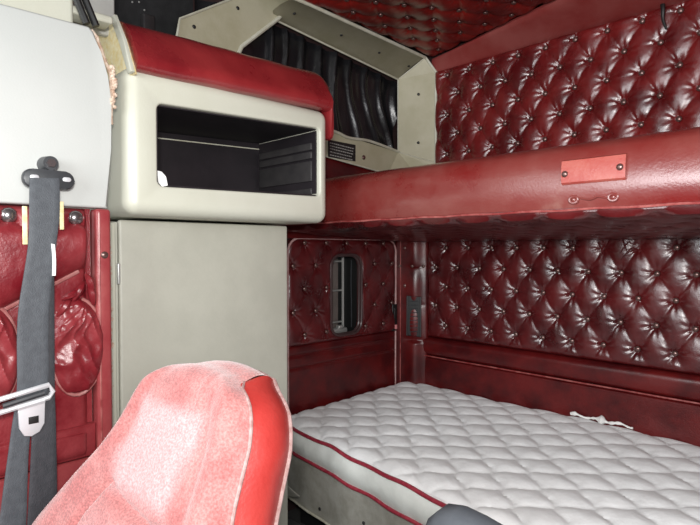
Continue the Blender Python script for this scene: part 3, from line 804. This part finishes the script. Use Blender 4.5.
# tongue
bm = bmesh.new()
tube(bm, [(.668, .262, .902), (.668, .362, .917), (.668, .370, .930), (.668, .362, .945), (.668, .264, .930), (.668, .256, .915)], .0062, closed=True)
tube(bm, [(.668, .30, .907), (.668, .352, .914)], .008)
poly_slab([(.671, .300, .911), (.671, .354, .919), (.671, .352, .862), (.671, .342, .845), (.671, .326, .838), (.671, .312, .842), (.671, .303, .86)], X, .008, .002, bm)
tg = link('tongue', bm, M['steel'], root)
link('tongue_slot', nbox(.6711, .6718, .320, .340, .866, .882, bev=.0003), M['rubber'], tg).location = (0, 0, 0)
bm = bmesh.new(); tube(bm, [(.672, .272, .9165), (.672, .352, .930)], .0062)
link('tongue_bar', bm, M['blackplastic'], tg).location = (0, 0, 0)
bm = ribbon([((.664, .372, 1.262), (.664, .379, 1.26)), ((.664, .374, 1.225), (.664, .381, 1.225)), ((.664, .373, 1.19), (.664, .380, 1.19))], .001)
link('stitched_label', bm, M['whiteplastic'], root)
for ya, yb, z0, z1 in ((.322, .332, 1.26, 1.345), (.398, .407, 1.295, 1.36)):
    tag(link('yellow_tape', nbox(.635, .638, ya, yb, z0, z1, bev=.001), M['yellow']), 'thin yellow tape strip %s of the seat belt, over the red leather' % ('left' if ya < .35 else 'right'), 'tape', 'yellow tape beside the belt')

# ------------------------------------------------------------------ driver seat
yaw = math.radians(8); rec = math.radians(25)
n_ = V((math.sin(yaw) * math.cos(rec), -math.cos(yaw) * math.cos(rec), math.sin(rec))); lat = V((math.cos(yaw), math.sin(yaw), 0))
up = n_.cross(lat); up = up if up.z > 0 else -up
P = V((1.1, .5, 1.0))
S_ = lambda s, h, d: P + lat * s + up * h - n_ * d
def tab(t, x):
    for (a, b), (c, d) in zip(t, t[1:]):
        if a <= x <= c: return b + (d - b) * (x - a) / (c - a)
    return t[0][1] if x < t[0][0] else t[-1][1]
SL = [(-.75, -.26), (-.62, -.30), (-.50, -.37), (-.353, -.368), (-.232, -.288), (-.146, -.212), (-.089, -.186), (-.037, -.172), (-.005, -.150), (.012, -.125), (.022, -.10)]
SR = [(-.75, .26), (-.62, .29), (-.50, .30), (-.36, .265), (-.28, .215), (-.188, .175), (-.132, .169), (-.073, .163), (-.035, .150), (-.006, .130), (.012, .092), (.022, .07)]
SLs = lambda h: sum(tab(SL, h + k * .012) for k in (-2, -1, 0, 1, 2)) / 5
SRs = lambda h: sum(tab(SR, h + k * .006) for k in (-2, -1, 0, 1, 2)) / 5
HB = -.62
def crown(a): return .018 * (1 - (2 * a - 1) ** 2)
root = thing('driver_seat', (1.08, .35, 0), 'worn pink velour high-backed seat with red vinyl side, in the foreground', 'seat')
bm = bmesh.new(); NA, NB = 90, 150; g = []
def segd(p, a, b):
    ax, ay = a; bx_, by_ = b; t = max(0, min(1, ((p[0] - ax) * (bx_ - ax) + (p[1] - ay) * (by_ - ay)) / ((bx_ - ax) ** 2 + (by_ - ay) ** 2)))
    return math.hypot(p[0] - ax - t * (bx_ - ax), p[1] - ay - t * (by_ - ay))
fade = []
seams = [((-.124, -.205), (-.05, -.228)), ((-.05, -.228), (.03, -.240)), ((.03, -.240), (.11, -.225)), ((-.124, -.205), (-.165, -.265)), ((-.165, -.265), (-.20, -.36)), ((-.20, -.36), (-.21, -.62)), ((.11, -.225), (.15, -.30)), ((.15, -.30), (.17, -.62))]
soft = [((-.118, -.205), (-.124, -.10)), ((-.124, -.10), (-.108, -.03)), ((.10, -.225), (.098, -.10)), ((.098, -.10), (.07, -.03))]
inset = lambda s, h: (abs(s + .012) < .112 + .0 * h and -.235 + .0 * s < h < -.02 - .9 * max(0, abs(s) - .06)) or (h < -.24 and -.19 < s < .15)
for j in range(NB + 1):
    h0 = HB + (.022 - HB) * j / NB; row = []
    sl, sr = SLs(h0), SRs(h0)
    for i in range(NA + 1):
        a = i / NA; s = sl + (sr - sl) * a; hh = h0 + crown(a) * max(0, (h0 + .15) / .17)
        bul = .030 * (1 - abs(2 * a - 1) ** 5) + .012 * math.exp(-((a - .12) / .07) ** 2) + .010 * math.exp(-((a - .9) / .07) ** 2)
        top = rnd(.022 - h0, .05); side = rnd(min(a, 1 - a) * (sr - sl), .03)
        d = -(bul + .004) * (.1 + .9 * min(top, side))
        q = min(segd((s, hh), *x) for x in seams); d += .012 * math.exp(-(q / .007) ** 2)
        q = min(segd((s, hh), *x) for x in soft); d += .005 * math.exp(-(q / .012) ** 2)
        d += .003 * noise.noise(V((s * 14, hh * 10, 0))) + .0018 * math.sin(s * 260 + hh * 40) * math.exp(-((s - .045) / .03) ** 2 - ((hh + .03) / .05) ** 2)
        if top < 1: d += .028 * (1 - top)
        row.append(bm.verts.new(S_(s, hh, d)))
    g.append(row)
for j in range(NB):
    for i in range(NA):
        f = bm.faces.new((g[j][i], g[j][i + 1], g[j + 1][i + 1], g[j + 1][i]))
# fabric wraps the top and left side to the rear edge
TH = .098
edge = [g[j][0] for j in range(NB + 1)] + [g[NB][i] for i in range(1, NA + 1)]
co = [(0, j) for j in range(NB + 1)] + [(i, NB) for i in range(1, NA + 1)]
prev = edge
NW = 8
g0 = {(i, j): g[j][i].co.copy() for j in range(NB + 1) for i in ((0, NA) if j < NB else range(NA + 1))}
def wrap_pt(i, j, t):
    h0 = HB + (.022 - HB) * j / NB; sl, sr = SLs(h0), SRs(h0); a = i / NA; s = sl + (sr - sl) * a
    hh = h0 + crown(a) * max(0, (h0 + .15) / .17); k = max(0, (h0 + .06) / .082) ** 2
    st = g0[(i, j)]; side = -1 if i == 0 else 1
    en = S_(s * (1 - .05 * k) + (0 if j == NB and 0 < i < NA else side * .004), hh + .016 * k * (.35 + a), TH)
    b_ = lat * (side * .010 * (1 - k if j < NB else 0)) + up * (.012 * k)
    return st.lerp(en, t) + b_ * math.sin(PI * t)
for w in range(1, NW + 1):
    cur = [bm.verts.new(wrap_pt(i, j, w / NW)) for (i, j) in co]
    for k in range(len(cur) - 1): bm.faces.new((prev[k], prev[k + 1], cur[k + 1], cur[k]))
    prev = cur
fl = bm.verts.layers.float_color.new('fade')
for v in bm.verts:
    q = v.co - P; s_ = q.dot(lat); h_ = q.dot(up); w = 0
    if q.dot(n_) > -.02:
        nn = noise.noise(V((s_ * 16, h_ * 16, 0))) * .02
        cx = -.012 - .10 * max(0, -.02 - h_) 
        du = .105 - abs(s_ - cx) + nn; dv = min(h_ + .225 + .12 * max(0, s_), -.035 - h_ + nn)
        w = max(0, min(1, min(du, dv) / .03)) ; w2 = max(0, min(1, min(.15 - abs(s_ + .03), -.245 - h_) / .04)) * .35
        w = max(w, w2)
    v[fl] = (w, w, w, 1)
link('backrest', bm, M['seat'], root)
# red vinyl side and back
bm = bmesh.new(); rows = []
for j in range(NB + 1):
    h0 = HB + (.022 - HB) * j / NB
    r_ = [wrap_pt(NA, j, w / NW) if j < NB else wrap_pt(NA, j, w / NW) for w in range(NW + 1)]
    sl, sr = SLs(h0), SRs(h0)
    for w in range(1, NW):
        t = w / NW; r_[w] += lat * (.008 * math.sin(PI * t) + .0025 * math.sin(h0 * 300) * math.exp(-((h0 + .20) / .012) ** 2) * math.sin(PI * t) + .0015 * noise.noise(V((h0 * 20, t * 4, 0))))
    rows.append([bm.verts.new(p) for p in r_])
for j in range(NB):
    for w in range(NW): bm.faces.new((rows[j][w], rows[j + 1][w], rows[j + 1][w + 1], rows[j][w + 1]))
link('side_vinyl', bm, M['vinyl'], root)['label'] = 'bright red vinyl side'
bm = bmesh.new(); rows = []
for j in range(0, NB + 1, 3):
    l = wrap_pt(0, j, 1); r_ = wrap_pt(NA, j, 1)
    rows.append([bm.verts.new(l.lerp(r_, k / 12) - n_ * (.02 * math.sin(PI * k / 12)) + (up * (crown(k / 12) if j == NB else 0))) for k in range(13)])
for a, b in zip(rows, rows[1:]):
    for k in range(12): bm.faces.new((a[k], a[k + 1], b[k + 1], b[k]))
link('rear_cover', bm, M['vinyl'], root)
bm = bmesh.new(); tube(bm, [wrap_pt(NA, j, 0) + lat * .002 for j in range(0, NB + 1, 3)], .0034)
link('front_piping', bm, M['seatpipe'], root)
bm = bmesh.new(); tube(bm, [wrap_pt(NA, j, 1) + lat * .002 for j in range(0, NB + 1, 3)] + [wrap_pt(i, NB, 1) for i in range(NA - 3, -1, -3)], .0042)
link('rear_piping', bm, M['seatpipe'], root)
# cushion, below the frame
def cush():
    bm = bmesh.new(); box(bm, .80, 1.36, -.22, .30, .30, .44, bev=.05, seg=6); return bm
link('cushion', cush(), M['seat'], root)
link('pedestal', nbox(.92, 1.24, -.10, .28, 0, .30, bev=.02), M['blackplastic'], root)

# grey padded top in front of mattress
root = thing('folding_seat', (1.32, 1.0, 0), 'slate grey padded seat top just in front of the mattress at the bottom edge', 'seat')
bm = bmesh.new(); rings = []
out = [(-.125, 0), (-.12, .30), (-.115, .40), (-.098, .445), (-.07, .471), (-.03, .480), (.02, .476), (.08, .466), (.13, .455), (.165, .43), (.18, .36), (.185, .2), (.185, 0)]
for k, (dd, sc) in enumerate(((-.045, .90), (-.035, .96), (-.02, .99), (.02, 1.0), (.035, .985), (.045, .93))):
    rings.append([bm.verts.new((1.355 + (x - .03) * sc + .03, 1.0 + dd + .02 * x, .196 + z * sc + (1 - sc) * .0)) for x, z in out])
for a, b in zip(rings, rings[1:]):
    for k in range(len(out) - 1): bm.faces.new((a[k], a[k + 1], b[k + 1], b[k]))
bm.faces.new(rings[0]); bm.faces.new(rings[-1][::-1])
bot = [r[0] for r in rings] + [r[-1] for r in rings[::-1]]; bm.faces.new(bot)
link('padded_back', bm, M['greyvinyl'], root)
link('pedestal', nbox(1.29, 1.47, .93, 1.07, 0, .198, bev=.01), M['blackplastic'], root)

# ------------------------------------------------------------------ lights
def area(name, loc, target, size, power, col=(1, 1, 1), sy=None):
    l = bpy.data.lights.new(name, 'AREA'); l.energy = power; l.color = col; l.size = size
    if sy: l.shape = 'RECTANGLE'; l.size_y = sy
    o = bpy.data.objects.new(name, l); COL.objects.link(o); o.location = loc
    o.rotation_euler = (V(target) - V(loc)).to_track_quat('-Z', 'Y').to_euler(); return o
area('camera_flash', (2.02, -.03, 1.42), (.9, 1.5, 1.15), .10, 22, (1, .98, .95))
area('windscreen_daylight', (1.3, -1.6, 1.7), (1.0, 1.0, 1.1), 2.2, 58, (.95, .98, 1), 1.0)
area('passenger_window_daylight', (2.55, -.1, 1.5), (.6, .9, 1.2), .8, 14, (.96, .98, 1))
w = bpy.data.worlds.new('world'); SC.world = w; w.use_nodes = True
w.node_tree.nodes['Background'].inputs[0].default_value = (.9, .95, 1, 1); w.node_tree.nodes['Background'].inputs[1].default_value = .35

# ------------------------------------------------------------------ camera
cam = bpy.data.cameras.new('camera'); co_ = bpy.data.objects.new('camera', cam); COL.objects.link(co_)
cam.sensor_width = 36; cam.lens = 540 / 700 * 36; cam.clip_start = .02
yw = math.radians(45.5); pt = math.atan(13.5 / 540)
co_.location = (2.0, 0, 1.25)
co_.rotation_euler = (PI / 2 - pt, 0, yw)
SC.camera = co_
SC.view_settings.view_transform = 'Standard'; SC.view_settings.look = 'None'
SC.view_settings.gamma = 1; SC.view_settings.use_curve_mapping = False; SC.view_settings.exposure = 0.27
